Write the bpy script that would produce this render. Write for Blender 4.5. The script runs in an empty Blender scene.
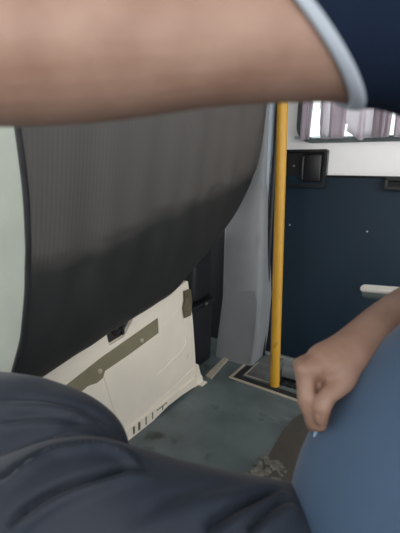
import bpy, bmesh, math, random
from mathutils import Vector, Matrix, noise
from mathutils.kdtree import KDTree
random.seed(4)
S = bpy.context.scene
COL = S.collection
V = Vector

# ------------------------------------------------------------------ camera
H = 0.95                                   # eye height above the van floor
F = 400.0
yaw, pitch, roll = (math.radians(a) for a in (31.5, 13.0, 1.2))
FH = V((math.cos(yaw), math.sin(yaw), 0)); RT0 = V((math.sin(yaw), -math.cos(yaw), 0)); ZU = V((0, 0, 1))
FW = FH * math.cos(pitch) - ZU * math.sin(pitch)
UP0 = ZU * math.cos(pitch) + FH * math.sin(pitch)
RT = RT0 * math.cos(roll) + UP0 * math.sin(roll)
UP = UP0 * math.cos(roll) - RT0 * math.sin(roll)
EYE = V((0, 0, H))
cd = bpy.data.cameras.new('camera'); cam = bpy.data.objects.new('camera', cd); COL.objects.link(cam)
cam.matrix_world = Matrix(((RT.x, UP.x, -FW.x, 0), (RT.y, UP.y, -FW.y, 0), (RT.z, UP.z, -FW.z, H), (0, 0, 0, 1)))
cd.sensor_fit = 'VERTICAL'; cd.sensor_height = 36; cd.lens = F / 533 * 36; cd.clip_start = 0.02
cd.dof.use_dof = True; cd.dof.focus_distance = 1.35; cd.dof.aperture_fstop = cd.lens / 1000 / 0.0055
S.camera = cam

# measured sight lines: a photo position met with a plane of the van, or at a distance
def ray(u, v): return FW + RT * ((u - 200) / F) - UP * ((v - 266.5) / F)
def onX(u, v, x): d = ray(u, v); return EYE + d * (x / d.x)
def onY(u, v, y): d = ray(u, v); return EYE + d * (y / d.y)
def onZ(u, v, z=0.0): d = ray(u, v); return EYE + d * ((z - H) / d.z)
def at(u, v, d): return EYE + ray(u, v) * d

# ------------------------------------------------------------------ materials
def lin(c): return tuple((x / 12.92 if x <= .04045 else ((x + .055) / 1.055) ** 2.4) for x in (k / 255 for k in c))
def mat(name, rgb, rough=.6, metal=0, var=.12, scale=18, bump=.15, bscale=120, spec=.5, alt=None, sheen=0, sss=0, stretch=(1, 1, 1), detail=5):
    m = bpy.data.materials.new(name); m.use_nodes = True
    nt = m.node_tree; N = nt.nodes; L = nt.links
    b = N['Principled BSDF']
    tc = N.new('ShaderNodeTexCoord'); mp = N.new('ShaderNodeMapping'); mp.inputs['Scale'].default_value = stretch
    L.new(tc.outputs['Object'], mp.inputs['Vector'])
    n = N.new('ShaderNodeTexNoise'); n.inputs['Scale'].default_value = scale; n.inputs['Detail'].default_value = detail
    L.new(mp.outputs['Vector'], n.inputs['Vector'])
    r = N.new('ShaderNodeValToRGB'); c = lin(rgb)
    d = lin(alt) if alt else tuple(x * (1 - var * 2) for x in c)
    r.color_ramp.elements[0].position = .32; r.color_ramp.elements[0].color = (*d, 1)
    r.color_ramp.elements[1].position = .62; r.color_ramp.elements[1].color = (*c, 1)
    L.new(n.outputs['Fac'], r.inputs['Fac']); L.new(r.outputs['Color'], b.inputs['Base Color'])
    b.inputs['Roughness'].default_value = rough; b.inputs['Metallic'].default_value = metal
    b.inputs['Specular IOR Level'].default_value = spec
    if sheen: b.inputs['Sheen Weight'].default_value = sheen; b.inputs['Sheen Roughness'].default_value = .4
    if sss:
        b.inputs['Subsurface Weight'].default_value = sss; b.inputs['Subsurface Radius'].default_value = (.01, .004, .002)
    if bump:
        n2 = N.new('ShaderNodeTexNoise'); n2.inputs['Scale'].default_value = bscale; n2.inputs['Detail'].default_value = 4
        L.new(mp.outputs['Vector'], n2.inputs['Vector'])
        bp = N.new('ShaderNodeBump'); bp.inputs['Strength'].default_value = bump; bp.inputs['Distance'].default_value = .004
        L.new(n2.outputs['Fac'], bp.inputs['Height']); L.new(bp.outputs['Normal'], b.inputs['Normal'])
    m['ramp'] = r.name
    return m
def overlay(m, rgb, scale, lo, hi, stretch=(1, 1, 1), detail=6):
    """lays a second worn / stained colour over a material, where a noise passes a threshold"""
    nt = m.node_tree; N = nt.nodes; L = nt.links; b = N['Principled BSDF']
    src = b.inputs['Base Color'].links[0].from_socket
    tc = N.new('ShaderNodeTexCoord'); mp = N.new('ShaderNodeMapping'); mp.inputs['Scale'].default_value = stretch; mp.inputs['Location'].default_value = (3.1, 1.7, .4)
    L.new(tc.outputs['Object'], mp.inputs['Vector'])
    n = N.new('ShaderNodeTexNoise'); n.inputs['Scale'].default_value = scale; n.inputs['Detail'].default_value = detail
    L.new(mp.outputs['Vector'], n.inputs['Vector'])
    mr = N.new('ShaderNodeMapRange'); mr.inputs['From Min'].default_value = lo; mr.inputs['From Max'].default_value = hi
    L.new(n.outputs['Fac'], mr.inputs['Value'])
    mx = N.new('ShaderNodeMix'); mx.data_type = 'RGBA'
    L.new(mr.outputs['Result'], mx.inputs[0]); L.new(src, mx.inputs[6]); mx.inputs[7].default_value = (*lin(rgb), 1)
    L.new(mx.outputs[2], b.inputs['Base Color'])

M = {}
M['skin'] = mat('skin', (146, 117, 102), .55, var=.04, scale=22, bump=.12, bscale=160, sss=.1, alt=(130, 100, 85))
M['nail'] = mat('nail', (215, 165, 150), .3, var=.02)
M['hair'] = mat('hair', (45, 36, 30), .6, bscale=300, bump=.5)
M['shirt'] = mat('shirt', (60, 82, 108), .85, var=.03, scale=30, bump=.1, bscale=600, sheen=.15)
M['sleeve'] = mat('sleeve', (14, 26, 45), .95, spec=.15, var=.06, bump=.15, bscale=500)  # same cloth as the shirt; the darker colour stands in for shade
M['trim'] = mat('sleeve_trim', (156, 165, 176), .85, var=.03, bump=.15, bscale=500)
M['trouser'] = mat('trouser', (27, 37, 52), .7, var=.05, scale=9, bump=.12, bscale=400, sheen=.1)
M['shoe'] = mat('shoe', (30, 28, 27), .5)
M['vinyl'] = mat('black_vinyl', (40, 41, 42), .55, var=.08, scale=6, bump=.2, bscale=60)
M['vinyl_plain'] = mat('black_piping', (34, 36, 40), .5)
M['gusset'] = mat('pale_vinyl', (156, 163, 153), .6, var=.06, scale=7, bump=.15, bscale=40)
M['beige'] = mat('beige_paint', (250, 241, 226), .55, var=.03, scale=6, bump=.08, bscale=70)
overlay(M['beige'], (186, 172, 146), 11, .68, .84)
M['tape'] = mat('olive_tape', (138, 132, 108), .7, var=.05, scale=20, bump=.1)
M['dark'] = mat('dark_metal', (20, 20, 22), .6)
M['bolt'] = mat('bolt_paint', (196, 188, 168), .4, bump=0)
M['latch'] = mat('latch_metal', (112, 105, 84), .5)
M['floor'] = mat('floor_vinyl', (106, 119, 122), .55, var=.07, scale=7, bump=.15, bscale=220, alt=(88, 100, 103))
overlay(M['floor'], (128, 136, 134), 16, .64, .8, stretch=(1, .35, 1))
overlay(M['floor'], (56, 62, 62), 9, .62, .75)
M['patch'] = mat('brown_patch', (86, 82, 76), .75, var=.08, scale=14, bump=.25, bscale=160)  # darker brownish tone of the floor patch
M['cream'] = mat('cream_edging', (196, 188, 168), .6, var=.08, scale=30)
M['rubber'] = mat('black_rubber', (46, 48, 50), .7, bump=.2)
M['flake'] = mat('dried_glue', (134, 133, 124), .8, var=.1, scale=50, bump=.5, bscale=200, alt=(98, 96, 88))
M['pillar'] = mat('grey_plastic', (146, 150, 154), .6, var=.05, scale=6, bump=.1, bscale=160)
overlay(M['pillar'], (122, 124, 126), 8, .55, .72, stretch=(1, 1, .4))
M['scuff'] = mat('scuffed_plastic', (118, 120, 120), .7, var=.18, scale=22, bump=.3, stretch=(1, 1, .25))
M['post'] = mat('pale_metal', (176, 190, 202), .45, var=.04, bump=0)
M['blackplastic'] = mat('black_plastic', (26, 29, 36), .5, var=.08)
M['yellow'] = mat('yellow_paint', (208, 158, 50), .4, var=.05, scale=9, bump=.05)
overlay(M['yellow'], (150, 106, 30), 26, .66, .75, stretch=(1, 1, .5))
M['white'] = mat('white_paint', (250, 251, 252), .35, var=.01, bump=0)
M['blue'] = mat('blue_black_panel', (16, 41, 58), .6, var=.06, scale=5, bump=.1, bscale=150)
M['trim_black'] = mat('latch_plastic', (22, 25, 30), .35, bump=0)
M['sill'] = mat('grey_sill', (158, 164, 164), .5, var=.08, scale=20)
M['tread'] = mat('tread_metal', (70, 78, 78), .5, metal=.3, scale=40)
M['gasket'] = mat('window_gasket', (92, 104, 102), .6)
M['chrome'] = mat('brushed_metal', (240, 236, 228), .3, metal=.1, var=.02, bump=0)
M['cushion'] = mat('seat_fabric', (52, 56, 66), .9, bump=.3, bscale=300)
M['roof'] = mat('ceiling_cloth', (196, 194, 188), .9)
M['card'] = mat('pale_blue_card', (176, 214, 232), .6, var=.02, bump=0)

# pale curtain: lets daylight through
m = bpy.data.materials.new('curtain_cloth'); m.use_nodes = True; nt = m.node_tree
b = nt.nodes['Principled BSDF']; b.inputs['Base Color'].default_value = (*lin((200, 196, 202)), 1); b.inputs['Roughness'].default_value = .6; b.inputs['Sheen Weight'].default_value = .2
tr = nt.nodes.new('ShaderNodeBsdfTranslucent'); tr.inputs['Color'].default_value = (*lin((240, 232, 238)), 1)
mx = nt.nodes.new('ShaderNodeMixShader'); mx.inputs[0].default_value = .7
nt.links.new(b.outputs[0], mx.inputs[1]); nt.links.new(tr.outputs[0], mx.inputs[2]); nt.links.new(mx.outputs[0], nt.nodes['Material Output'].inputs['Surface'])
M['curtain'] = m
m = bpy.data.materials.new('window_glass'); m.use_nodes = True; nt = m.node_tree
tb = nt.nodes.new('ShaderNodeBsdfTransparent'); tb.inputs['Color'].default_value = (.80, .86, .84, 1)
gl = nt.nodes.new('ShaderNodeBsdfGlossy'); gl.inputs['Roughness'].default_value = .05
mx = nt.nodes.new('ShaderNodeMixShader'); mx.inputs[0].default_value = .08
nt.links.new(tb.outputs[0], mx.inputs[1]); nt.links.new(gl.outputs[0], mx.inputs[2]); nt.links.new(mx.outputs[0], nt.nodes['Material Output'].inputs['Surface'])
M['glass'] = m

# ------------------------------------------------------------------ mesh helpers
def finish(name, bm, m, parent=None, smooth=True, angle=40):
    bmesh.ops.recalc_face_normals(bm, faces=bm.faces)
    me = bpy.data.meshes.new(name); bm.to_mesh(me); bm.free()
    return link(name, me, m, parent, smooth, angle)
def link(name, me, m, parent=None, smooth=True, angle=40):
    o = bpy.data.objects.new(name, me); COL.objects.link(o)
    me.materials.append(m)
    if smooth:
        me.shade_smooth()
        if angle < 180: me.set_sharp_from_angle(angle=math.radians(angle))
    if parent is not None:
        o.parent = parent
        o.matrix_parent_inverse = parent.matrix_basis.inverted()
    return o
def tag(o, label=None, cat=None, group=None, kind=None):
    for k, v in (('label', label), ('category', cat), ('group', group), ('kind', kind)):
        if v: o[k] = v
    return o
def empty(name, loc, label, cat, group=None):
    o = bpy.data.objects.new(name, None); COL.objects.link(o); o.location = loc; o.empty_display_size = .05
    return tag(o, label, cat, group)
def box(bm, lo, hi, bev=0, seg=2):
    r = bmesh.ops.create_cube(bm, size=1)
    c = (V(lo) + V(hi)) / 2; s = V(hi) - V(lo)
    for v in r['verts']: v.co = V((v.co.x * s.x, v.co.y * s.y, v.co.z * s.z)) + c
    if bev:
        es = list({e for v in r['verts'] for e in v.link_edges})
        bmesh.ops.bevel(bm, geom=es, offset=bev, segments=seg, profile=.5, affect='EDGES')
def prism(bm, pts, off, bev=0):
    """a plate: the outline pts moved along the vector off"""
    off = V(off)
    a = [bm.verts.new(V(p)) for p in pts]; c = [bm.verts.new(V(p) + off) for p in pts]
    fs = [bm.faces.new(a), bm.faces.new(c[::-1])]
    n = len(pts)
    for i in range(n): fs.append(bm.faces.new((a[i], a[(i + 1) % n], c[(i + 1) % n], c[i])))
    if bev:
        es = list({e for f in fs for e in f.edges})
        bmesh.ops.bevel(bm, geom=es, offset=bev, segments=2, affect='EDGES')
def cat(pts, k):
    """Catmull-Rom resampling of a list of tuples (any dimension), k steps a span"""
    out = []; n = len(pts)
    for i in range(n - 1):
        p0 = pts[max(i - 1, 0)]; p1 = pts[i]; p2 = pts[i + 1]; p3 = pts[min(i + 2, n - 1)]
        for s in range(k):
            t = s / k
            out.append(tuple(.5 * (2 * b + (c - a) * t + (2 * a - 5 * b + 4 * c - d) * t * t + (3 * b - a - 3 * c + d) * t ** 3) for a, b, c, d in zip(p0, p1, p2, p3)))
    out.append(tuple(pts[-1])); return out
def tube(bm, pts, seg=20, k=6, up=(0, 0, 1), dome=True):
    """pts: (x, y, z, r) or (x, y, z, r_side, r_up); a smooth tapering limb with rounded ends"""
    pts = [p if len(p) == 5 else (*p, p[3]) for p in pts]
    P = cat(pts, k); up = V(up); n = len(P)
    C = [V(p[:3]) for p in P]
    rings = []
    def fr(i):
        t = (C[min(i + 1, n - 1)] - C[max(i - 1, 0)]).normalized()
        s = t.cross(up)
        if s.length < 1e-3: s = t.cross(V((1, 0, 0)))
        s.normalize(); return t, s, s.cross(t)
    spec = []
    t, s, w = fr(0)
    if dome:
        for a in (75, 50, 25): spec.append((C[0] - t * math.sin(math.radians(a)) * min(P[0][3], P[0][4]), s, w, P[0][3] * math.cos(math.radians(a)), P[0][4] * math.cos(math.radians(a))))
    for i in range(n): t, s, w = fr(i); spec.append((C[i], s, w, P[i][3], P[i][4]))
    if dome:
        t, s, w = fr(n - 1)
        for a in (25, 50, 75): spec.append((C[-1] + t * math.sin(math.radians(a)) * min(P[-1][3], P[-1][4]), s, w, P[-1][3] * math.cos(math.radians(a)), P[-1][4] * math.cos(math.radians(a))))
    for c, s, w, ra, rb in spec:
        rings.append([bm.verts.new(c + s * (math.cos(2 * math.pi * j / seg) * ra) + w * (math.sin(2 * math.pi * j / seg) * rb)) for j in range(seg)])
    for a, b in zip(rings, rings[1:]):
        for j in range(seg): bm.faces.new((a[j], a[(j + 1) % seg], b[(j + 1) % seg], b[j]))
    bm.faces.new(rings[0][::-1]); bm.faces.new(rings[-1])
def ball(bm, c, r, rot=None, seg=24):
    R = rot if rot else Matrix.Identity(3)
    q = bmesh.ops.create_uvsphere(bm, u_segments=seg, v_segments=seg // 2, radius=1)
    for v in q['verts']: v.co = R @ V((v.co.x * r[0], v.co.y * r[1], v.co.z * r[2])) + V(c)
def fused(bm, voxel, smooth=4):
    """the closed shapes of bm grown together into one skin; returns mesh data"""
    bmesh.ops.recalc_face_normals(bm, faces=bm.faces)
    me = bpy.data.meshes.new('tmp'); bm.to_mesh(me); bm.free()
    o = bpy.data.objects.new('tmp', me); COL.objects.link(o)
    md = o.modifiers.new('r', 'REMESH'); md.mode = 'VOXEL'; md.voxel_size = voxel; md.use_smooth_shade = True
    if smooth:
        sm = o.modifiers.new('s', 'SMOOTH'); sm.factor = .5; sm.iterations = smooth
    dg = bpy.context.evaluated_depsgraph_get(); dg.update()
    out = bpy.data.meshes.new_from_object(o.evaluated_get(dg))
    bpy.data.objects.remove(o); bpy.data.meshes.remove(me)
    return out
def disc(bm, c, n, r, h, seg=20):
    """a low round boss: centre c, axis n"""
    n = V(n).normalized(); s = n.orthogonal().normalized(); w = n.cross(s)
    rows = []
    for rr, hh in ((r, 0), (r, h * .6), (r * .8, h), (r * .25, h * 1.05)):
        rows.append([bm.verts.new(V(c) + n * hh + (s * math.cos(2 * math.pi * j / seg) + w * math.sin(2 * math.pi * j / seg)) * rr) for j in range(seg)])
    for a, b in zip(rows, rows[1:]):
        for j in range(seg): bm.faces.new((a[j], a[(j + 1) % seg], b[(j + 1) % seg], b[j]))
    bm.faces.new(rows[0][::-1]); bm.faces.new(rows[-1])

# ================================================================== the setting
EDGE = 1.645                                # where the floor stops at the step well
WELL_Y = 0.64
bm = bmesh.new()
prism(bm, [(-.9, -1.3, 0), (EDGE, -1.3, 0), (EDGE, WELL_Y, 0), (2.02, WELL_Y, 0), (2.02, 2.6, 0), (-.9, 2.6, 0)], (0, 0, -.05))
tag(finish('floor', bm, M['floor'], smooth=False), 'grey-green vinyl van floor with scuffs and stains', kind='structure')
bm = bmesh.new(); box(bm, (EDGE - .01, -1.3, -.16), (2.05, WELL_Y, -.12))
tag(finish('floor_step_well', bm, M['rubber'], smooth=False), 'dark floor of the sunken door step', kind='structure')
bm = bmesh.new(); box(bm, (EDGE - .02, -1.3, -.12), (EDGE, WELL_Y, -.05)); box(bm, (2.0, -1.3, -.16), (2.03, WELL_Y, .05))
box(bm, (EDGE, WELL_Y, -.16), (2.05, WELL_Y + .02, -.05))
tag(finish('trim_1', bm, M['rubber'], smooth=False), 'black riser of the door step', kind='structure')

# cream edging strips in an L around the step, and the rubber edge between them
def strip(pts, w, h, name, m, label):
    """mitred flat strip along floor points"""
    bm = bmesh.new(); n = len(pts); P = [V((p[0], p[1], 0)) for p in pts]
    L_, R_ = [], []
    for i, p in enumerate(P):
        d1 = (P[i] - P[i - 1]).normalized() if i else (P[1] - P[0]).normalized()
        d2 = (P[i + 1] - P[i]).normalized() if i < n - 1 else d1
        n1 = V((-d1.y, d1.x, 0)); n2 = V((-d2.y, d2.x, 0)); q = (n1 + n2).normalized(); q = q / max(q.dot(n1), .3)
        L_.append(p + q * w / 2); R_.append(p - q * w / 2)
    prism(bm, L_ + R_[::-1], (0, 0, h))
    return tag(finish(name, bm, m, smooth=False), label, kind='structure')
strip([(1.80, .782), (1.578, .782), (1.557, .43), (1.49, -.7)], .013, .004, 'trim_2', M['cream'], 'outer cream edging strip bent around the door step')
strip([(1.80, .735), (1.640, .735), (1.638, .60)], .006, .003, 'trim_3', M['cream'], 'inner thin cream line beside the pillar foot')
strip([(1.80, .758), (1.606, .758), (1.590, .43), (1.53, -.7)], .030, .003, 'trim_4', M['rubber'], 'black rubber nosing between the cream strips')

bm = bmesh.new(); box(bm, (1.648, .642, .0005), (1.90, .732, .002)); tag(finish('trim_8', bm, M['scuff'], smooth=False), 'scuffed grey sill plate between pillar foot and yellow pole', kind='structure')

# far side of the van: sliding door
XD = 1.95
door = tag(bpy.data.objects.new('door_1', None), 'white sliding door with a blue-black lower panel', kind='structure'); COL.objects.link(door); door.location = (XD, 0, -.1)
# white skin with a rounded window opening
bm = bmesh.new()
y0, y1, z0, z1 = -1.3, .80, .93, 1.82
def rrect(ya, yb, za, zb, r, k=8):
    out = []
    for (cy, cz, a0) in ((yb - r, zb - r, 0), (ya + r, zb - r, 90), (ya + r, za + r, 180), (yb - r, za + r, 270)):
        for i in range(k + 1):
            a = math.radians(a0 + 90 * i / k); out.append((cy + r * math.cos(a), cz + r * math.sin(a)))
    return out
WY0, WY1, WZ0, WZ1 = -.62, .655, 1.115, 1.62
inner = rrect(WY0, WY1, WZ0, WZ1, .07)
outer = []
K1 = 9
for i_, (y, z) in enumerate(inner):         # the same count of points on the outer rectangle
    c_i, k_i = divmod(i_, K1)
    yc = y1 if c_i in (0, 3) else y0; zc_ = z1 if c_i < 2 else z0
    if k_i == 4: outer.append((yc, zc_))
    elif (k_i < 4) == (c_i in (0, 2)): outer.append((yc, z))
    else: outer.append((y, zc_))
def ringplate(bm, outer, inner, xa, xb):
    A = [bm.verts.new((xa, y, z)) for y, z in outer]; B = [bm.verts.new((xa, y, z)) for y, z in inner]
    C_ = [bm.verts.new((xb, y, z)) for y, z in outer]; D = [bm.verts.new((xb, y, z)) for y, z in inner]
    n = len(A)
    for i in range(n):
        j = (i + 1) % n
        for q in ((A[i], A[j], B[j], B[i]), (C_[i], C_[j], D[j], D[i]), (B[i], B[j], D[j], D[i]), (A[i], A[j], C_[j], C_[i])): bm.faces.new(q)
ringplate(bm, outer, inner, XD, XD + .05)
finish('door_skin', bm, M['white'], door, angle=30)
# corners of the skin that the ring above cuts off, and the lower sheet
bm = bmesh.new(); box(bm, (XD + .004, y0, .0), (XD + .05, y1, .94)); finish('lower_sheet', bm, M['white'], door)
bm = bmesh.new(); box(bm, (XD - .016, -1.3, .012), (XD + .003, .80, .953), .006); finish('lining_panel', bm, M['blue'], door)
bm = bmesh.new()
for y in (.665, .30, -.2, -.7):
    disc(bm, (XD - .016, y if y != .665 else .664, .712), (-1, 0, 0), .004, .003, 12)
finish('rivet', bm, M['post'], door)
# raised lip along the top of the panel
bm = bmesh.new(); box(bm, (XD - .02, -1.3, .948), (XD, .503, .958), .003); finish('panel_lip', bm, M['trim_black'], door)
bm = bmesh.new(); box(bm, (XD - .03, -1.3, -.035), (XD + .05, .76, .008), .006)
finish('bottom_rail', bm, M['sill'], door)
bm = bmesh.new(); box(bm, (XD - .045, -1.3, -.10), (XD + .05, .76, -.045), .006)
box(bm, (XD - .02, -1.3, -.05), (XD + .05, .76, -.03))
finish('runner_rail', bm, M['sill'], door)
# latch in its recess
a = onX(288, 149, XD - .02); b_ = onX(328.5, 150, XD - .02); c_ = onX(328, 188, XD - .02)
ya, yb, za, zb = a.y + .012, b_.y, c_.z, (a.z + b_.z) / 2
latch = empty('latch_tmp', (XD - .02, (ya + yb) / 2, za), None, None); latch.name = 'latch'
latch.parent = door; latch.matrix_parent_inverse = door.matrix_basis.inverted()
bm = bmesh.new(); ringplate(bm, rrect(yb, ya, za, zb, .008, 3), rrect(yb + .012, ya - .012, za + .014, zb - .012, .006, 3), XD - .03, XD - .002); finish('bezel', bm, M['trim_black'], latch)
bm = bmesh.new(); box(bm, (XD - .006, yb + .005, za + .005), (XD - .001, ya - .005, zb - .005)); finish('back_plate', bm, M['dark'], latch)
hy1 = onX(301, 165, XD - .03).y; hy0 = onX(321, 165, XD - .03).y
bm = bmesh.new(); box(bm, (XD - .026, hy0, za + .026), (XD - .008, hy1, zb - .02), .008, 3)
box(bm, (XD - .034, hy1 - .013, za + .034), (XD - .02, hy1 - .001, zb - .03), .005, 3); finish('handle', bm, M['trim_black'], latch)
bm = bmesh.new(); disc(bm, onX(294, 166, XD - .006), (-1, 0, 0), .007, .008); finish('lock_knob', bm, M['gasket'], latch)
# pull handle to the right
a = onX(385, 177, XD - .02); c_ = onX(400, 190, XD - .02)
pull = bpy.data.objects.new('pull_handle', None); COL.objects.link(pull); pull.location = a; pull.parent = door; pull.matrix_parent_inverse = door.matrix_basis.inverted()
yy0 = a.y - .17
bm = bmesh.new(); box(bm, (XD - .05, yy0, c_.z - .002), (XD - .018, a.y, c_.z + .016), .006); box(bm, (XD - .05, yy0, a.z - .016), (XD - .018, a.y, a.z), .006)
box(bm, (XD - .05, a.y - .018, c_.z), (XD - .018, a.y, a.z), .006); box(bm, (XD - .05, yy0, c_.z), (XD - .018, yy0 + .018, a.z), .006)
finish('handle_frame', bm, M['rubber'], pull)
bm = bmesh.new(); box(bm, (XD - .022, yy0 + .01, c_.z + .008), (XD - .016, a.y - .01, a.z - .008)); finish('handle_cup', bm, M['dark'], pull)

# window in the door
win = tag(bpy.data.objects.new('window_1', None), 'rounded van window in the sliding door', kind='structure'); COL.objects.link(win); win.location = (XD, 0, WZ0)
bm = bmesh.new(); ringplate(bm, rrect(WY0 - .012, WY1 + .012, WZ0 - .012, WZ1 + .012, .08), rrect(WY0 + .010, WY1 - .010, WZ0 + .010, WZ1 - .010, .062), XD - .012, XD + .03)
finish('gasket', bm, M['gasket'], win, angle=30)
bm = bmesh.new(); prism(bm, [(XD + .02, y, z) for y, z in rrect(WY0 + .006, WY1 - .006, WZ0 + .006, WZ1 - .006, .06)], (.005, 0, 0)); finish('pane', bm, M['glass'], win)

# gathered curtain hanging inside the window
bm = bmesh.new(); rows = []; slit = []
ny, nz = 700, 14
ytop, ybot = .628, .628
for j in range(nz + 1):
    t = j / nz; row = []
    for i in range(ny + 1):
        s = i / ny
        y = .628 - s * 1.25
        ph = s * 215 + 4.2 * math.sin(s * 17) + 2.4 * math.sin(s * 41 + 1)
        if j == 0: slit.append(math.sin(ph * .5 + .8) * (.78 + .22 * math.sin(s * 61)))
        am = .020 + .010 * math.sin(s * 23 + .6)
        x = XD - .042 + am * math.sin(ph + t * .5 * math.sin(s * 30)) + .004 * math.sin(ph * 2.7 + t * 3)
        y += .020 * math.sin(ph + 1.3) + .012 * t * math.sin(s * 50)
        zbm = 1.118 + .055 * max(0, math.sin(ph * .5 + .8)) ** 5 * (.6 + .4 * math.sin(s * 37)) - .012 * max(0, math.sin(s * 29 + 1.9)) ** 6
        row.append(bm.verts.new((x, y, 1.60 + (zbm - 1.60) * t)))
    rows.append(row)
for a, b in zip(rows, rows[1:]):
    for i in range(ny):
        t_ = rows.index(b) / nz
        if slit[i] < 1.12 - .50 * t_: bm.faces.new((a[i], a[i + 1], b[i + 1], b[i]))
cur = finish('curtain', bm, M['curtain'], angle=180)
so = cur.modifiers.new('t', 'SOLIDIFY'); so.thickness = .0012
tag(cur, 'gathered silver-grey curtain hanging across the bright door window', 'curtain')
for z, nm in ((1.118, 'lower'), (1.585, 'upper')):
    pass
bm = bmesh.new(); tube(bm, [(XD - .030, .66, 1.128, .0022), (XD - .030, 0, 1.124, .0022), (XD - .030, -.64, 1.128, .0022)], 8, 8)
tube(bm, [(XD - .030, .66, 1.59, .0022), (XD - .030, -.64, 1.59, .0022)], 8, 8)
for y in (.66, -.64):
    for z in (1.128, 1.59): box(bm, (XD - .034, y - .006, z - .006), (XD + .001, y + .006, z + .006), .002)
tag(finish('curtain_wire', bm, M['post']), 'thin metal wire holding the gathered curtain at the door window', 'curtain wire')

# step tread with drainage grid
bm = bmesh.new()
for i in range(9): box(bm, (1.66 + i * .028, -.9, -.121), (1.668 + i * .028, .62, -.108))
for i in range(38): box(bm, (1.66, -.88 + i * .04, -.121), (1.892, -.873 + i * .04, -.110))
tag(finish('step_tread', bm, M['tread'], smooth=False), 'dark metal grid tread in the sunken step behind the yellow pole', 'step tread')

# pillar: grey moulded cover that flares towards the floor, pale post behind it
pl = []
for (vL, uL, uR, vR, xf) in ((362, 214.5, 252, 364, 1.735), (338, 217.5, 255.5, 338, 1.735), (300, 222, 259, 300, 1.74), (250, 223.5, 261, 250, 1.785), (180, 226, 263, 180, 1.815), (105, 230, 267.5, 105, 1.835), (20, 234, 272, 20, 1.85)):
    l = onX(uL, vL, xf); r = onX(uR, vR, xf)
    pl.append((xf, max(l.y, r.y), l.z, r.y, r.z))
pl[0] = (pl[0][0], pl[0][1], .0, pl[0][3], .0)
bm = bmesh.new(); rings = []
for (xf, yl, zl, yr, zr) in pl:
    z = (zl + zr) / 2; w = yl - yr
    pr = [(1.93, yl + .02), (xf + .05, yl + .012), (xf + .012, yl + .002), (xf, yl - .012), (xf - .004, yl - w * .5), (xf, yr + .02), (xf + .008, yr + .006), (xf + .022, yr), (xf + .07, yr + .004), (1.93, yr + .01)]
    rings.append([bm.verts.new((x, y, z)) for x, y in pr])
for a, b in zip(rings, rings[1:]):
    n = len(a)
    for i in range(n): bm.faces.new((a[i], a[(i + 1) % n], b[(i + 1) % n], b[i]))
bm.faces.new(rings[0][::-1]); bm.faces.new(rings[-1])
pil = finish('pillar', bm, M['pillar'], angle=35)
tag(pil, 'grey plastic door pillar cover flaring out at its foot', kind='structure')
# shallow raised lower cover on the pillar face
bm = bmesh.new()
q = [onX(233, 362, 1.730), onX(250.5, 363, 1.730), onX(254, 338, 1.730), onX(257.5, 302, 1.735), onX(255, 292, 1.737), onX(241, 291, 1.737), onX(240, 318, 1.733)]
for p in q: p.z = max(p.z, .003)
prism(bm, q, (.02, 0, 0), .003); finish('foot_cover', bm, M['pillar'], pil, angle=30)
bm = bmesh.new()
q0, q1 = onX(264, 362, 1.86), onX(269.5, 362, 1.86); q2, q3 = onX(274, 90, 1.86), onX(267, 90, 1.86)
box(bm, (1.86, .772, 0), (1.945, .90, 1.82), .008)
po = finish('door_post', bm, M['post'], angle=30); tag(po, 'pale metal door post behind the grey pillar', kind='structure'); po.name = 'trim_5'
bm = bmesh.new(); tube(bm, [(1.90, .752, -.02, .012), (1.90, .752, .9, .012), (1.90, .752, 1.8, .012)], 12, 4)
tag(finish('trim_6', bm, M['blackplastic']), 'black rubber door seal behind the yellow pole', kind='structure')

# far front side wall and the ceiling (out of the picture, they shade the cabin)
bm = bmesh.new(); box(bm, (1.95, .80, -.16), (2.0, 2.6, 1.82)); tag(finish('wall_right', bm, M['blackplastic']), 'dark lining of the front side wall', kind='structure')
bm = bmesh.new(); box(bm, (-.62, -1.3, 0), (-.55, 2.6, .88)); tag(finish('wall_left_shade', bm, M['roof']), 'unseen low left van wall, added to darken the lap', kind='structure')  # unseen low wall, added to cut the light on lap and near objects
bm = bmesh.new(); box(bm, (-.9, -1.3, 1.82), (2.05, 2.6, 1.86)); tag(finish('ceiling', bm, M['roof']), 'pale van ceiling', kind='structure')

# ================================================================== yellow grab pole
pole = empty('grab_pole', (1.633, .577, 0), 'yellow painted vertical grab pole beside the sliding door', 'pole')
ptop = onX(282.5, 105, 1.645); pbot = onX(274.5, 387, 1.625); pbot.z = 0
dr = (ptop - pbot).normalized(); tp = pbot + dr * ((1.82 - pbot.z) / dr.z)
bm = bmesh.new(); tube(bm, [(*(pbot + V((0, 0, .002))), .0222), (*pbot.lerp(tp, .5), .0222), (*tp, .0222)], 28, 6, dome=False)
finish('tube', bm, M['yellow'], pole)
bm = bmesh.new(); tube(bm, [(*(tp - V((0, 0, .02))), .034), (*tp, .034)], 28, 1, dome=False); finish('top_flange', bm, M['yellow'], pole)

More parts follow.
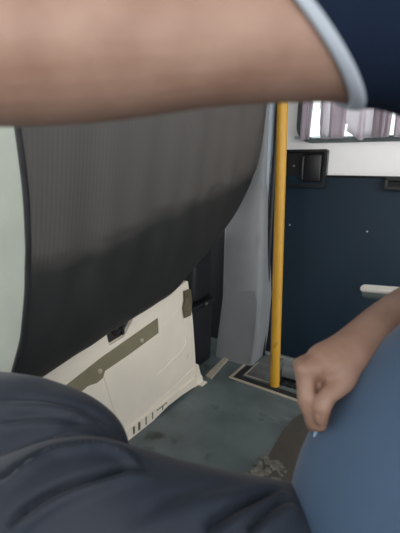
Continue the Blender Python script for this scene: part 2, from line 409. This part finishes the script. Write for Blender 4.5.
# ================================================================== seat in front
seat = empty('front_seat', (1.0, 1.0, .5), 'bulging black vinyl back of the seat ahead with pale side', 'seat')
xR_pts = [(1.42, 1.72), (1.26, 1.725), (1.10, 1.745), (.98, 1.745), (.88, 1.700), (.80, 1.635), (.70, 1.515), (.60, 1.395), (.54, 1.315), (.505, 1.262), (.492, 1.22)]
xL_pts = [(1.42, .452), (1.04, .490), (.90, .510), (.74, .522), (.62, .520), (.54, .502), (.492, .482)]
def interp(tab, z):
    for (za, xa), (zb_, xb) in zip(tab, tab[1:]):
        if za >= z >= zb_:
            t = (za - z) / (za - zb_); return xa + (xb - xa) * t
    return tab[0][1] if z > tab[0][0] else tab[-1][1]
def smooth_i(tab, z, w=.03): return sum(interp(tab, z + k * w / 2) for k in (-2, -1, 0, 1, 2)) / 5
def crease(x): return .745 + .205 * max(0, x - .62)
def yback(x, z, jag=True):
    zc = crease(x) + (.012 * math.sin(x * 21) + .008 * math.sin(x * 47 + 1) if jag else 0)
    if z >= zc:
        return .748 - (z - zc) * .115 + .004 * math.exp(-((z - zc) / .02) ** 2) - .010 * math.sin(max(0, min(1, (z - zc) / .5)) * math.pi)
    t = (zc - z) / max(zc - .49, .05)
    y = .752 + .092 * t ** 1.35
    w = noise.noise(V((x * 5, z * 9, 1.3))) * .006 + noise.noise(V((x * 13 + z * 9, z * 6, 4.3))) * .0035
    return y + w * min(1, t * 4)
def zbot(x): return min(.417 + .152 * (x - .593), .505)     # the lower edge hangs lower towards the aisle
def zw(x, z):
    zc_ = crease(x)
    return z if z >= zc_ else zc_ - (zc_ - z) * (zc_ - zbot(x)) / (zc_ - .492)
zs = [1.42 - (1.42 - .492) * (i / 110) for i in range(111)]
ns = 90
bm = bmesh.new(); rings = []; pip = []; sideA = []
YF = 1.06
for z in zs:
    xl, xr = smooth_i(xL_pts, z, .02), smooth_i(xR_pts, z, .05)
    row = []
    RR = .085
    for i in range(ns + 1):
        s = i / ns; x = xl + (xr - xl) * s
        y = yback(x, z)
        e = (x - (xr - RR)) / RR
        if e > 0: y += .10 * (1 - math.sqrt(max(0, 1 - e * e)))
        el = (xl + .02 - x) / .02
        if el > 0: y += .006 * el * el
        tb = max(0, (.53 - z) / .038); y += .008 * tb * tb
        row.append((x, y, zw(x, z)))
    yl = row[0][1]; pip.append(row[0]); sideA.append(row[0]); zl = row[0][2]; zr = row[-1][2]
    yr = row[-1][1]
    for k in range(1, 6): row.append((xr - .004 * k, yr + (YF - yr) * k / 5, zr))
    rings.append([bm.verts.new(p) for p in row] + [bm.verts.new((xl + .004, YF, zl))])
for a, b in zip(rings, rings[1:]):
    for i in range(len(a) - 1): bm.faces.new((a[i], a[i + 1], b[i + 1], b[i]))
bm.faces.new(rings[0]); bm.faces.new(rings[-1][::-1])
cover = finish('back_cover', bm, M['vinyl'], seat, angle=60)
bm = bmesh.new(); rows = []
for (x, y, z) in sideA:
    rows.append([bm.verts.new((x - .010 * math.sin(math.pi * k / 10), y + (YF - y) * k / 10, z)) for k in range(11)] + [bm.verts.new((x + .003, YF, z)), bm.verts.new((x + .003, y + .004, z))])
for a, b in zip(rows, rows[1:]):
    n = len(a)
    for i in range(n): bm.faces.new((a[i], a[(i + 1) % n], b[(i + 1) % n], b[i]))
bm.faces.new(rows[0]); bm.faces.new(rows[-1][::-1])
tag(finish('side_panel', bm, M['gusset'], seat, angle=60), 'pale grey-green vinyl side')
bm = bmesh.new(); tube(bm, [(x - .001, y - .001, z, .0065) for (x, y, z) in pip[::5]], 10, 3)
finish('piping', bm, M['vinyl_plain'], seat)
# the cover: upper part lighter and ribbed, lower part black vinyl; the border runs along the fold
nt = M['vinyl'].node_tree; N = nt.nodes; L = nt.links; bs = N['Principled BSDF']
src = bs.inputs['Base Color'].links[0].from_socket
tc = N.new('ShaderNodeTexCoord'); sx = N.new('ShaderNodeSeparateXYZ'); L.new(tc.outputs['Object'], sx.inputs[0])
def mth(op, a, b=None):
    n = N.new('ShaderNodeMath'); n.operation = op
    for i, v in enumerate((a, b)):
        if v is None: continue
        if isinstance(v, (int, float)): n.inputs[i].default_value = v
        else: L.new(v, n.inputs[i])
    return n.outputs[0]
nz1 = N.new('ShaderNodeTexNoise'); nz1.inputs['Scale'].default_value = 9; nz1.inputs['Detail'].default_value = 5
L.new(tc.outputs['Object'], nz1.inputs['Vector'])
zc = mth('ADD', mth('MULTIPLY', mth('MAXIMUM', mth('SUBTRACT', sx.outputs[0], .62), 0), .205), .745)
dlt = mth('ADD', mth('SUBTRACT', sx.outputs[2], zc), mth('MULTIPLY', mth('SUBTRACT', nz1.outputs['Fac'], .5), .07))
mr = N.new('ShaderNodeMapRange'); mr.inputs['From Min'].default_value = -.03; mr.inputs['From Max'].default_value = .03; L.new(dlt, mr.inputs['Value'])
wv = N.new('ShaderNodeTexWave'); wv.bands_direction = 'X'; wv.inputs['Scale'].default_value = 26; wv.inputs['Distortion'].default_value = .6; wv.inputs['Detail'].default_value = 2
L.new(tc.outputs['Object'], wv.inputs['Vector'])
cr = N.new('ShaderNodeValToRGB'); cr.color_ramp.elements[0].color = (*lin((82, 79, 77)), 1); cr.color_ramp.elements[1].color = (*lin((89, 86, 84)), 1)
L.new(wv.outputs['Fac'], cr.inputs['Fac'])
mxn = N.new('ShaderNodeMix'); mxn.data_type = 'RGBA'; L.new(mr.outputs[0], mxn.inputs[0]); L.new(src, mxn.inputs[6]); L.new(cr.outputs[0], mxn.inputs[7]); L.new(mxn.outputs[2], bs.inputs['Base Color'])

# ================================================================== beige metal box under it
PY = .88
sb = empty('seat_box', (.9, 1.0, 0), 'chipped beige metal box under the black seat with an olive tape strip', 'seat base')
bm = bmesh.new()
pr = [(.30, PY, .045), (1.425, PY, .045), (1.405, PY, .20), (1.385, PY, .335), (1.345, PY, .515), (1.33, PY, .520), (1.305, PY, .515), (1.24, PY, zbot(1.24) - .008), (1.02, PY, zbot(1.02) - .008), (.990, PY, .446), (.970, PY, .424), (.950, PY, .404), (.879, PY, .398), (.870, PY, zbot(.87) - .008), (.30, PY, zbot(.30) - .008)]
prism(bm, pr, (0, .014, 0), .002); panel = finish('front_panel', bm, M['beige'], sb, angle=30)
bm = bmesh.new(); box(bm, (.32, PY + .05, 0), (1.30, 1.45, .355), .01); finish('body', bm, M['dark'], sb)
bm = bmesh.new(); prism(bm, [(1.33, PY + .012, .0), (1.425, PY + .012, .0), (1.405, PY + .012, .20), (1.385, PY + .012, .335), (1.345, PY + .012, .515), (1.33, PY + .012, .52)], (0, .45, 0), .003); finish('end_panel', bm, M['beige'], sb, angle=30)
# bottom flange with short slots
bm = bmesh.new()
prism(bm, [(.30, PY - .006, 0), (1.10, PY - .006, 0), (1.20, PY - .006, .018), (1.30, PY - .006, .014), (1.445, PY - .006, 0), (1.44, PY - .006, .05), (.30, PY - .006, .052)], (0, .018, 0), .002); fl = finish('bottom_flange', bm, M['beige'], sb, angle=30)
for x, w, h in ((.985, .010, .030), (1.015, .012, .034), (1.055, .006, .034), (1.095, .006, .03), (1.16, .006, .02)):
    bm = bmesh.new(); box(bm, (x - w / 2, PY - .0075, .028 - h / 2), (x + w / 2, PY + .002, .028 + h / 2), .001); finish('slot', bm, M['latch'], fl)
bm = bmesh.new(); box(bm, (1.12, PY - .0075, .034), (1.19, PY + .002, .038)); finish('slot', bm, M['latch'], fl)
# foot bracket at the end
bm = bmesh.new(); prism(bm, [(1.405, PY - .008, .0), (1.475, PY - .008, .0), (1.468, PY - .008, .03), (1.445, PY - .008, .05), (1.432, PY - .008, .105), (1.415, PY - .008, .11)], (0, .02, 0), .003)
box(bm, (1.43, PY - .03, 0), (1.475, PY + .03, .006), .002); finish('foot_bracket', bm, M['beige'], sb, angle=30)
# tape strip and its bolts
def PP(u, v, off=.003): return onY(u, v, PY - off)
bm = bmesh.new(); prism(bm, [PP(40, 404), PP(66, 386), PP(100, 359), PP(158, 318), PP(158.5, 333), PP(130, 354), PP(105, 371), PP(103, 378), PP(97, 383), PP(88, 386), PP(80, 393), PP(60, 408)], (0, .004, 0)); tape = finish('tape_strip', bm, M['tape'], sb, smooth=False)
for u, v in ((99.5, 371), (141, 340)):
    bm = bmesh.new(); disc(bm, PP(u, v), (0, -1, 0), .0085, .007); finish('bolt', bm, M['bolt'], tape)
# overlapping second sheet: a faint step below the tape, and the embossed border
bm = bmesh.new()
q = [PP(103, 374, .0), PP(126, 438, .0)]
def rib(pts, r=.0028): 
    tube(bm, [(*PP(u, v, 0), r) for u, v in pts], 8, 4)
rib([(103, 373), (106, 384), (111, 400), (118, 420)], .003)
rib([(158, 325), (186, 304)], .0018)
rib([(157, 375), (172, 361), (184, 348), (186, 335), (184, 306)], .0022)
rib([(133, 425), (160, 400), (194, 367)], .002)
finish('pressed_rib', bm, M['beige'], sb)
# strap latch on the upper end
bm = bmesh.new(); prism(bm, [PP(183, 291), PP(189.5, 288.5), PP(191, 300), PP(190, 315), PP(183.5, 318), PP(182, 308), PP(184, 300)], (0, -.008, 0), .002)
disc(bm, PP(187, 296, .01), (0, -1, 0), .006, .006); disc(bm, PP(186, 311, .01), (0, -1, 0), .006, .006)
finish('latch', bm, M['latch'], sb, angle=30)
# dark bracket in the notch
bm = bmesh.new(); tube(bm, [(.90, .905, .465, .008), (.93, .897, .42, .008), (.962, .90, .44, .008)], 10, 4); box(bm, (.948, .886, .41), (.962, .9, .45), .002); finish('hinge_bracket', bm, M['dark'], sb)

# wooden-coloured strip on the floor by the pillar
bm = bmesh.new()
q = [onZ(205, 377), onZ(226.5, 356), onZ(230.5, 358), onZ(211, 380)]
for p in q: p.z = .0005
prism(bm, q, (0, 0, .009), .0015)
disc(bm, onZ(217, 369, .01), (0, 0, 1), .005, .003, 10)
tag(finish('trim_7', bm, M['cream'], smooth=False), 'cream floor strip between beige box and grey pillar', kind='structure')

# black plastic bin between the box and the pillar
bn = empty('storage_bin', (1.6, 1.05, 0), 'black plastic bin standing between beige box and grey pillar', 'bin')
bm = bmesh.new(); box(bm, (1.475, .955, .002), (1.70, 1.35, .325), .025, 4); finish('body', bm, M['blackplastic'], bn)
bm = bmesh.new(); box(bm, (1.47, .948, .325), (1.705, 1.36, .342), .006, 3); finish('rim', bm, M['blackplastic'], bn)
bm = bmesh.new(); box(bm, (1.52, .965, .342), (1.70, 1.35, .70), .03, 4); finish('lid', bm, M['blackplastic'], bn)
bm = bmesh.new(); disc(bm, (1.61, .949, .333), (0, -1, 0), .010, .008); finish('button', bm, M['gasket'], bn)

# ================================================================== brownish floor patch and dried glue
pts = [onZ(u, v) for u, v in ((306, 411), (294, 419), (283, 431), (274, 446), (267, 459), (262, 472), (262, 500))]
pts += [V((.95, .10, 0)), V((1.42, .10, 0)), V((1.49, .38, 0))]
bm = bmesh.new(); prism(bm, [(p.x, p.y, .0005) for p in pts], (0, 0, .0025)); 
tag(finish('floor_patch', bm, M['patch'], smooth=False), 'thin brownish patch with a curved edge on the floor', 'floor patch')
bm = bmesh.new()
rnd = random.Random(3)
for k in range(70):
    while True:
        a_, b_ = rnd.uniform(-1, 1), rnd.uniform(-1, 1)
        if a_ * a_ + b_ * b_ < 1: break
    c = V((1.088 + a_ * .075 + b_ * .02, .395 + b_ * .055 - a_ * .02, 0)); n = rnd.randint(5, 8); r = rnd.choice((.004, .007, .011, .016)) * rnd.uniform(.8, 1.2)
    ph0 = rnd.uniform(0, 6.28); el = rnd.uniform(.5, .9); ca, sa = math.cos(ph0), math.sin(ph0)
    ring = []
    for i in range(n):
        a = 2 * math.pi * (i + rnd.uniform(-.25, .25)) / n; q = r * rnd.uniform(.7, 1.25)
        x_, y_ = math.cos(a) * q, math.sin(a) * q * el
        ring.append((c.x + x_ * ca - y_ * sa, c.y + x_ * sa + y_ * ca, .0028))
    prism(bm, ring, (rnd.uniform(-.001, .001), rnd.uniform(-.001, .001), rnd.uniform(.0008, .0024)))
tag(finish('dried_glue', bm, M['flake'], angle=20), 'crumbling grey flakes of dried glue on the brownish floor patch', 'glue flakes', kind='stuff')

# ================================================================== own row: passenger seat with metal armrest
ps = empty('passenger_seat', (.62, -.2, 0), 'passenger seat with a bright metal armrest tip above the forearm', 'seat')
bm = bmesh.new(); box(bm, (.30, -.42, .22), (.86, .06, .335), .03, 4); finish('cushion', bm, M['cushion'], ps)
bm = bmesh.new(); box(bm, (.32, -.50, .36), (.86, -.40, 1.12), .04, 4); finish('backrest', bm, M['cushion'], ps)
bm = bmesh.new(); box(bm, (.40, -.36, 0), (.78, -.02, .23), .01); finish('pedestal', bm, M['dark'], ps)
A0 = at(365, 288.5, .92); A1 = at(400, 291.5, .86)
dA = (A1 - A0).normalized(); A2 = A0 + dA * .42
bm = bmesh.new(); tube(bm, [(*A0, .013, .0095), (*A0.lerp(A2, .5), .014, .0100), (*A2, .014, .0100)], 18, 6); finish('armrest', bm, M['chrome'], ps)
bm = bmesh.new(); U = V((0, 0, -.013)); tube(bm, [(*(A0 + U + dA * .006), .013, .010), (*(A0.lerp(A2, .5) + U), .013, .010), (*(A2 + U), .013, .010)], 14, 6); finish('armrest_pad', bm, M['gasket'], ps)
bm = bmesh.new(); tube(bm, [(*(A2 + U * .8), .014), (.90, -.36, .55, .016), (.84, -.40, .42, .016)], 12, 4); finish('armrest_bracket', bm, M['dark'], ps)

# ================================================================== the person
SHL, SHR = V((.44, -.14, 1.02)), V((.80, -.09, 1.02))
# --- straightened forearm across the view
A_sh = SHL
arm_c = [at(470, 42, .31), at(350, 37, .295), at(270, 38, .287), at(200, 40, .282), at(100, 44, .280), at(0, 49, .280)]
axU = (arm_c[0] - arm_c[1]).normalized()
c0 = at(298, 37, .290)
nr = RT * .78 + UP * .70 - FW * .26
L_ = (SHL - c0).dot(axU)
off = SHL - (c0 + axU * L_)                 # how far the shoulder lies off the straight line of the cuff
def bend(dist):
    t = max(0, min(1, (dist - .045) / (L_ - .045))); return off * (t * t * (2.2 - 1.2 * t))
arm = [(*(c0 + axU * d_ + bend(d_)), r_) for d_, r_ in ((L_, .060), (L_ * .75, .056), (L_ * .5, .051), (L_ * .25, .046))]
arm += [(*arm_c[1], .0450), (*arm_c[2], .0440), (*arm_c[3], .0455), (*arm_c[4], .0515), (*arm_c[5], .0520)]
tail = (arm_c[5] - arm_c[4]).normalized()
e = arm_c[5]
arm += [(*(e + tail * .06 + V((0, 0, .001))), .0485), (*(e + tail * .12 + V((0, 0, .003))), .043), (*(e + tail * .18 + V((0, 0, .005))), .037, .034), (*(e + tail * .22 + V((0, 0, .006))), .035, .029)]
bm = bmesh.new()
tube(bm, arm, 28, 6)
wr = e + tail * .22 + V((0, 0, .006))
hz = tail.cross(ZU).normalized()            # the way the palm faces, thumb up
tube(bm, [(*(wr - tail * .02), .034, .028), (*(wr + tail * .04), .044, .021), (*(wr + tail * .09), .045, .017)], 18, 5, up=hz)
for o_, ln in ((-.034, .062), (-.012, .078), (.011, .082), (.033, .072)):
    p = wr + tail * .085 + ZU * o_
    tube(bm, [(*p, .0100), (*(p + tail * ln * .5 + hz * .006), .0092), (*(p + tail * ln * .8 + hz * .020), .0084), (*(p + tail * ln + hz * .036), .0074)], 10, 4)
p = wr + tail * .02 + ZU * .028
tube(bm, [(*p, .014), (*(p + tail * .03 + ZU * .020 + hz * .008), .0115), (*(p + tail * .062 + ZU * .026 + hz * .014), .0095)], 10, 4)

# --- the other arm, forearm across to a fist
def A4(u, v, d, r, r2=None): return (*at(u, v, d), r) if r2 is None else (*at(u, v, d), r, r2)
elbow = V((.83, -.06, .765))
wrist = at(352, 352, .575)
fore = [(*SHR, .058), (*SHR.lerp(elbow, .5), .050), (*elbow, .047), (*at(430, 304, .70), .049), (*at(392, 326, .635), .044), (*wrist, .036, .032), (*at(328, 364, .56), .036, .029)]
tube(bm, fore, 24, 6)
# palm block from wrist to knuckles (index side towards the lens, the others behind it)
back = FW
def hp(u, v, d): return at(u, v, d)
mcp = [hp(306, 370, .548), hp(303, 366, .567), hp(304, 365, .588), hp(308, 366, .606)]
wc = [hp(345, 358, .562), hp(345, 356, .573), hp(346, 355, .584), hp(347, 356, .594)]
for a, b, r in zip(wc, mcp, (.0165, .0165, .0155, .014)):
    tube(bm, [(*a, .018), (*a.lerp(b, .55), r + .001), (*b, r * .88)], 14, 5)
pip_ = [hp(308, 402, .540), hp(306, 402, .562), hp(309, 399, .584), hp(313, 395, .602)]
dip = [hp(316, 424, .545), hp(315, 425, .565), hp(318, 420, .584), hp(321, 412, .600)]
tip = [hp(331, 420, .552), hp(331, 421, .570), hp(333, 414, .588), hp(335, 407, .601)]
for a, b, c, d, r in zip(mcp, pip_, dip, tip, (.0118, .0118, .011, .0098)):
    tube(bm, [(*a, r * 1.12), (*a.lerp(b, .5), r * .98), (*b, r * 1.04), (*b.lerp(c, .5), r * .92), (*c, r * .95), (*d, r * .8)], 14, 4)
tube(bm, [A4(336, 372, .562, .020), A4(327, 386, .558, .020), A4(322, 402, .560, .017), A4(324, 414, .564, .013)], 16, 4)
# thumb: heel of the thumb, then two joints, folded over the index finger
tube(bm, [A4(348, 366, .552, .020), A4(342, 380, .540, .018), A4(334, 390, .530, .0135), A4(327, 397, .524, .0115), A4(322, 408, .522, .0120), A4(321, 420, .526, .0085)], 16, 5)

# --- torso, neck, head, legs (mostly under the clothes)
hipL, hipR = V((.53, -.14, .44)), V((.66, -.08, .44))
pel = (hipL + hipR) / 2
tube(bm, [(.60, -.18, .46, .145, .10), (.60, -.165, .60, .150, .11), (.61, -.155, .80, .155, .10), (.62, -.14, .95, .145, .09), (.62, -.132, 1.02, .08, .06)], 28, 6, up=(0, 1, 0))
tube(bm, [(*SHL, .055), (.62, -.13, 1.035, .065), (*SHR, .055)], 20, 6)
tube(bm, [(.62, -.13, 1.02, .062), (.62, -.128, 1.10, .057), (.614, -.122, 1.18, .058), (.612, -.115, 1.23, .062)], 20, 5, up=(0, 1, 0))
HC = V((.612, -.085, 1.27)); fd = V((-.22, .97, -.12)).normalized(); sd = V((fd.y, -fd.x, 0)).normalized()
Rh = Matrix((sd, fd, sd.cross(fd))).transposed()
ball(bm, HC + V((0, 0, .025)), (.076, .098, .095), Rh); ball(bm, HC + fd * .018 - V((0, 0, .045)), (.058, .072, .075), Rh)
tube(bm, [(*(HC + fd * .090 + V((0, 0, .012))), .009), (*(HC + fd * .104 - V((0, 0, .016))), .013), (*(HC + fd * .096 - V((0, 0, .026))), .015)], 12, 4)
tube(bm, [(*(HC + fd * .079 - V((0, 0, .052)) - sd * .022), .006), (*(HC + fd * .088 - V((0, 0, .051))), .008), (*(HC + fd * .079 - V((0, 0, .052)) + sd * .022), .006)], 10, 4)
for s in (-1, 1):
    ball(bm, HC + sd * (s * .077) - fd * .008 - V((0, 0, .005)), (.010, .020, .033), Rh, 14)
    tube(bm, [(*(HC + sd * (s * .018) + fd * .083 + V((0, 0, .030))), .008), (*(HC + sd * (s * .045) + fd * .072 + V((0, 0, .032))), .008)], 10, 4)
kneeL, kneeR = at(-75, 562, .462), at(-55, 440, .655)
ankL, ankR = V((kneeL.x + .01, kneeL.y + .05, .085)), V((kneeR.x, kneeR.y + .03, .085))
NEAR = [(*hipL, .10), (*at(350, 585, .60), .098), (*at(290, 563, .560), .099), (*at(165, 536, .515), .091), (*at(75, 515, .485), .088), (*at(-20, 548, .462), .088), (*kneeL, .082)]
FAR = [(*kneeR, .088), (*at(-10, 432, .63), .092), (*at(45, 440, .60), .084), (*at(82, 454, .575), .070), (*at(100, 476, .55), .050), (.43, .30, .425, .060), (.50, .17, .392, .066), (.57, .06, .405, .076), (*hipR, .095)]
for leg_, k_, a_ in ((NEAR, kneeL, ankL), (FAR[::-1], kneeR, ankR)):
    tube(bm, [(p[0], p[1], p[2], p[3] * .66) for p in leg_], 20, 5)
    tube(bm, [(*k_, .050), (*k_.lerp(a_, .35), .048), (*a_, .034)], 20, 6)
    tube(bm, [(a_.x, a_.y - .04, .05, .030), (a_.x - .02, a_.y + .08, .045, .034, .026), (a_.x - .05, a_.y + .17, .035, .030, .018)], 14, 4)
me = fused(bm, .0030, 4)
person = link('person', me, M['skin'], None, True, 180)
tag(person, 'seated passenger in navy clothes, bare arm stretched forward, other hand closed in a fist', 'person')

# eyes and hair, nail
for s in (-1, 1):
    bm = bmesh.new(); ball(bm, HC + sd * (s * .031) + fd * .076 + V((0, 0, .014)), (.012, .012, .012)); finish('eye', bm, M['trim'], person)
    bm = bmesh.new(); ball(bm, HC + sd * (s * .031) + fd * .0845 + V((0, 0, .014)), (.0055, .0055, .0055)); finish('iris', bm, M['dark'], person)
bm = bmesh.new(); q = bmesh.ops.create_uvsphere(bm, u_segments=32, v_segments=20, radius=1)
for v in q['verts']: v.co = Rh @ V((v.co.x * .083, v.co.y * .105 - .006, v.co.z * .102)) + HC + V((0, 0, .030))
kill = [v for v in bm.verts if (v.co - HC).dot(fd) > .035 and (v.co - HC).z < .085 or (v.co - HC).z < -.03]
bmesh.ops.delete(bm, geom=kill, context='VERTS')
hr = finish('hair', bm, M['hair'], person); so = hr.modifiers.new('t', 'SOLIDIFY'); so.thickness = .012

# --- shirt: trunk with a round belly
bm = bmesh.new()
tube(bm, [(.60, -.18, .50, .17, .13), (.60, -.17, .62, .175, .13), (.61, -.16, .80, .18, .125), (.62, -.14, .95, .175, .115), (.62, -.13, 1.045, .085, .075)], 32, 6, up=(0, 1, 0))
tube(bm, [(.52, -.037, .41, .162, .158), (.53, -.032, .48, .15, .18), (.552, -.05, .55, .149, .183), (.571, -.08, .62, .148, .174), (.588, -.117, .70, .161, .159), (.598, -.143, .78, .173, .132), (.625, -.150, .86, .185, .110), (.62, -.14, .95, .175, .11)], 44, 6, up=(0, 1, 0))
tube(bm, [(*SHL, .066), (.62, -.13, 1.04, .075), (*SHR, .066)], 20, 6)
tube(bm, [(*SHR, .068), (*SHR.lerp(elbow, .45), .066), (*SHR.lerp(elbow, .62), .067)], 22, 5, dome=False)
shirt = link('shirt', fused(bm, .006, 12), M['shirt'], person, True, 180)

# --- navy sleeve of the raised arm with its pale edging
cuff = [at(342, 46, .292), at(331, 50, .2905)]
ax = (arm_c[1] - arm_c[0]).normalized()
def sleeve_ring(bm, c, n, r, seg=44):
    n = n.normalized(); s = n.cross(ZU).normalized(); w = s.cross(n)
    return [bm.verts.new(c + s * (math.cos(2 * math.pi * j / seg) * r) + w * (math.sin(2 * math.pi * j / seg) * r)) for j in range(seg)]
def open_tube(specs):
    bm = bmesh.new(); rr = [sleeve_ring(bm, *s) for s in specs]
    for a, b in zip(rr, rr[1:]):
        n = len(a)
        for j in range(n): bm.faces.new((a[j], a[(j + 1) % n], b[(j + 1) % n], b[j]))
    return bm
def cuffed(c0, ax, nrm, specs, seg=56, bend=None):
    """rings around the axis ax, the first ones cut on the slant given by nrm; specs: (distance along ax, radius, slant share)"""
    s = ax.cross(ZU).normalized(); w = s.cross(ax); bm = bmesh.new(); rr = []
    for dist, r, sl in specs:
        ring = []
        for j in range(seg):
            e_ = s * math.cos(2 * math.pi * j / seg) + w * math.sin(2 * math.pi * j / seg)
            sh = -(e_.dot(nrm)) / ax.dot(nrm) * r * sl
            ring.append(bm.verts.new(c0 + e_ * r + ax * (dist + sh) + (bend(dist) if bend else V())))
        rr.append(ring)
    for a, b in zip(rr, rr[1:]):
        for j in range(seg): bm.faces.new((a[j], a[(j + 1) % seg], b[(j + 1) % seg], b[j]))
    return bm
bm = cuffed(c0, axU, nr, [(.006, .0440, 1), (-.001, .0462, 1), (.002, .0476, 1), (.012, .0478, 1), (.030, .0482, .9), (.06, .0505, .5)] + [(.06 + (L_ - .055) * k / 8, .0525 + .0195 * k / 8, .4 * (1 - k / 8)) for k in range(1, 9)], bend=bend)
sleeve = finish('sleeve', bm, M['sleeve'], person, angle=180); tag(sleeve, 'navy sleeve, shade put into its colour')
bm = cuffed(c0, axU, nr, [(.004, .0445, 1), (-.003, .0468, 1), (-.002, .0486, 1), (.0035, .0492, 1), (.008, .0488, 1), (.0095, .0476, 1)])
tag(finish('sleeve_edging', bm, M['trim'], sleeve, angle=180), 'pale edging band of the sleeve')

# --- trousers with folds across the lap
bm = bmesh.new()
tube(bm, NEAR, 28, 7); tube(bm, FAR, 28, 7)
for k_, a_ in ((kneeL, ankL), (kneeR, ankR)): tube(bm, [(*k_, .080), (*k_.lerp(a_, .3), .072), (*k_.lerp(a_, .6), .066), (*a_, .062)], 24, 6)
tube(bm, [(*(hipL + V((.02, -.02, .02))), .115), (*(hipR + V((-.02, -.02, .02))), .115)], 24, 4)
ball(bm, (.60, -.18, .54), (.185, .155, .10))
me = fused(bm, .0042, 14)
FOLDS = [
    # (points across the lap, depth of the crease, width, height of the roll beside it)
    ([(0.328, 0.266, 0.609), (0.321, 0.3, 0.617), (0.305, 0.326, 0.625), (0.281, 0.343, 0.63), (0.26, 0.361, 0.629), (0.231, 0.368, 0.628), (0.205, 0.375, 0.624)], .016, .0065, .010),
    ([(0.331, 0.256, 0.606), (0.303, 0.275, 0.617), (0.274, 0.287, 0.622), (0.246, 0.304, 0.622), (0.224, 0.317, 0.618), (0.201, 0.327, 0.611), (0.182, 0.333, 0.603)], .014, .0065, .009),
    ([(0.462, 0.146, 0.532), (0.42, 0.156, 0.548), (0.38, 0.168, 0.557), (0.347, 0.178, 0.560), (0.327, 0.186, 0.556)], .014, .008, .009),
    ([(0.448, 0.131, 0.534), (0.414, 0.139, 0.544), (0.386, 0.146, 0.547), (0.365, 0.15, 0.543)], .014, .008, .009),
    ([(0.361, 0.355, 0.596), (0.349, 0.39, 0.621), (0.329, 0.427, 0.634), (0.31, 0.467, 0.637), (0.287, 0.503, 0.636)], .006, .009, .005),
    ([(0.343, 0.365, 0.609), (0.321, 0.398, 0.624), (0.296, 0.438, 0.626), (0.27, 0.478, 0.62)], .007, .008, .005),
    ([(0.413, 0.185, 0.555), (0.371, 0.206, 0.571), (0.333, 0.225, 0.58), (0.292, 0.238, 0.586), (0.26, 0.245, 0.584)], .004, .011, .004),
]
def fold_mesh(me):
    me.update()
    nrm = [v.normal.copy() for v in me.vertices]
    add = [0.0] * len(me.vertices)
    for pts, dep, wid, hgt in FOLDS:
        P = [V(p) for p in cat(pts, 12)]
        n = len(P)
        kd = KDTree(n)
        for k in range(n): kd.insert(P[k], k)
        kd.balance()
        for i, v in enumerate(me.vertices):
            _, bi, best = kd.find(v.co); best *= best
            if best > (wid * 4) ** 2: continue
            t = (P[min(bi + 1, n - 1)] - P[max(bi - 1, 0)]).normalized()
            s = nrm[i].cross(t).normalized().dot(v.co - P[bi])
            fade = min(1, bi / (n * .2), (n - 1 - bi) / (n * .2) + .15)
            dist = math.sqrt(best)
            if bi in (0, n - 1) : fade *= math.exp(-(dist / wid) ** 2)
            q = s / wid
            add[i] += fade * (-dep * math.exp(-q * q * 1.6) + hgt * math.exp(-(q - 1.7) ** 2 * .9))
    co = [v.co + nrm[i] * (add[i] + noise.noise(v.co * 14) * .0025) for i, v in enumerate(me.vertices)]
    me.vertices.foreach_set('co', [x for c in co for x in c]); me.update()
fold_mesh(me)
trousers = link('trousers', me, M['trouser'], person, True, 180)
for a_ in (ankL, ankR):
    bm = bmesh.new()
    tube(bm, [(a_.x, a_.y - .045, .050, .040, .046), (a_.x - .02, a_.y + .06, .052, .044, .046), (a_.x - .045, a_.y + .15, .042, .046, .036), (a_.x - .06, a_.y + .20, .036, .036, .028)], 20, 5)
    for v in bm.verts: v.co.z = max(v.co.z, .003)
    finish('shoe', bm, M['shoe'], person)

# small pale card tip in the fist
bm = bmesh.new(); a, b, c = at(316.5, 428, .552), at(313.5, 437, .556), at(319, 437, .556); up_ = at(320, 415, .560)
prism(bm, [a, b, c, up_], FW * .003, .0006)
tag(finish('card', bm, M['card']), 'pale blue tip of a small card held in the closed fist', 'card')

# ================================================================== light: daylight through the van's windows
w = bpy.data.worlds.new('world'); S.world = w; w.use_nodes = True; nt = w.node_tree
bg = nt.nodes['Background']; bg.inputs['Color'].default_value = (1, 1, 1, 1); bg.inputs['Strength'].default_value = 1.7
sun = bpy.data.lights.new('daylight', 'SUN'); sun.energy = 1.5; sun.angle = math.radians(60); sun.color = (1, .97, .93)
so = bpy.data.objects.new('daylight', sun); COL.objects.link(so)
so.rotation_euler = V((.80, .45, -.28)).to_track_quat('-Z', 'Y').to_euler()

S.view_settings.view_transform = 'Standard'; S.view_settings.look = 'None'; S.view_settings.gamma = 1
S.view_settings.exposure = .45
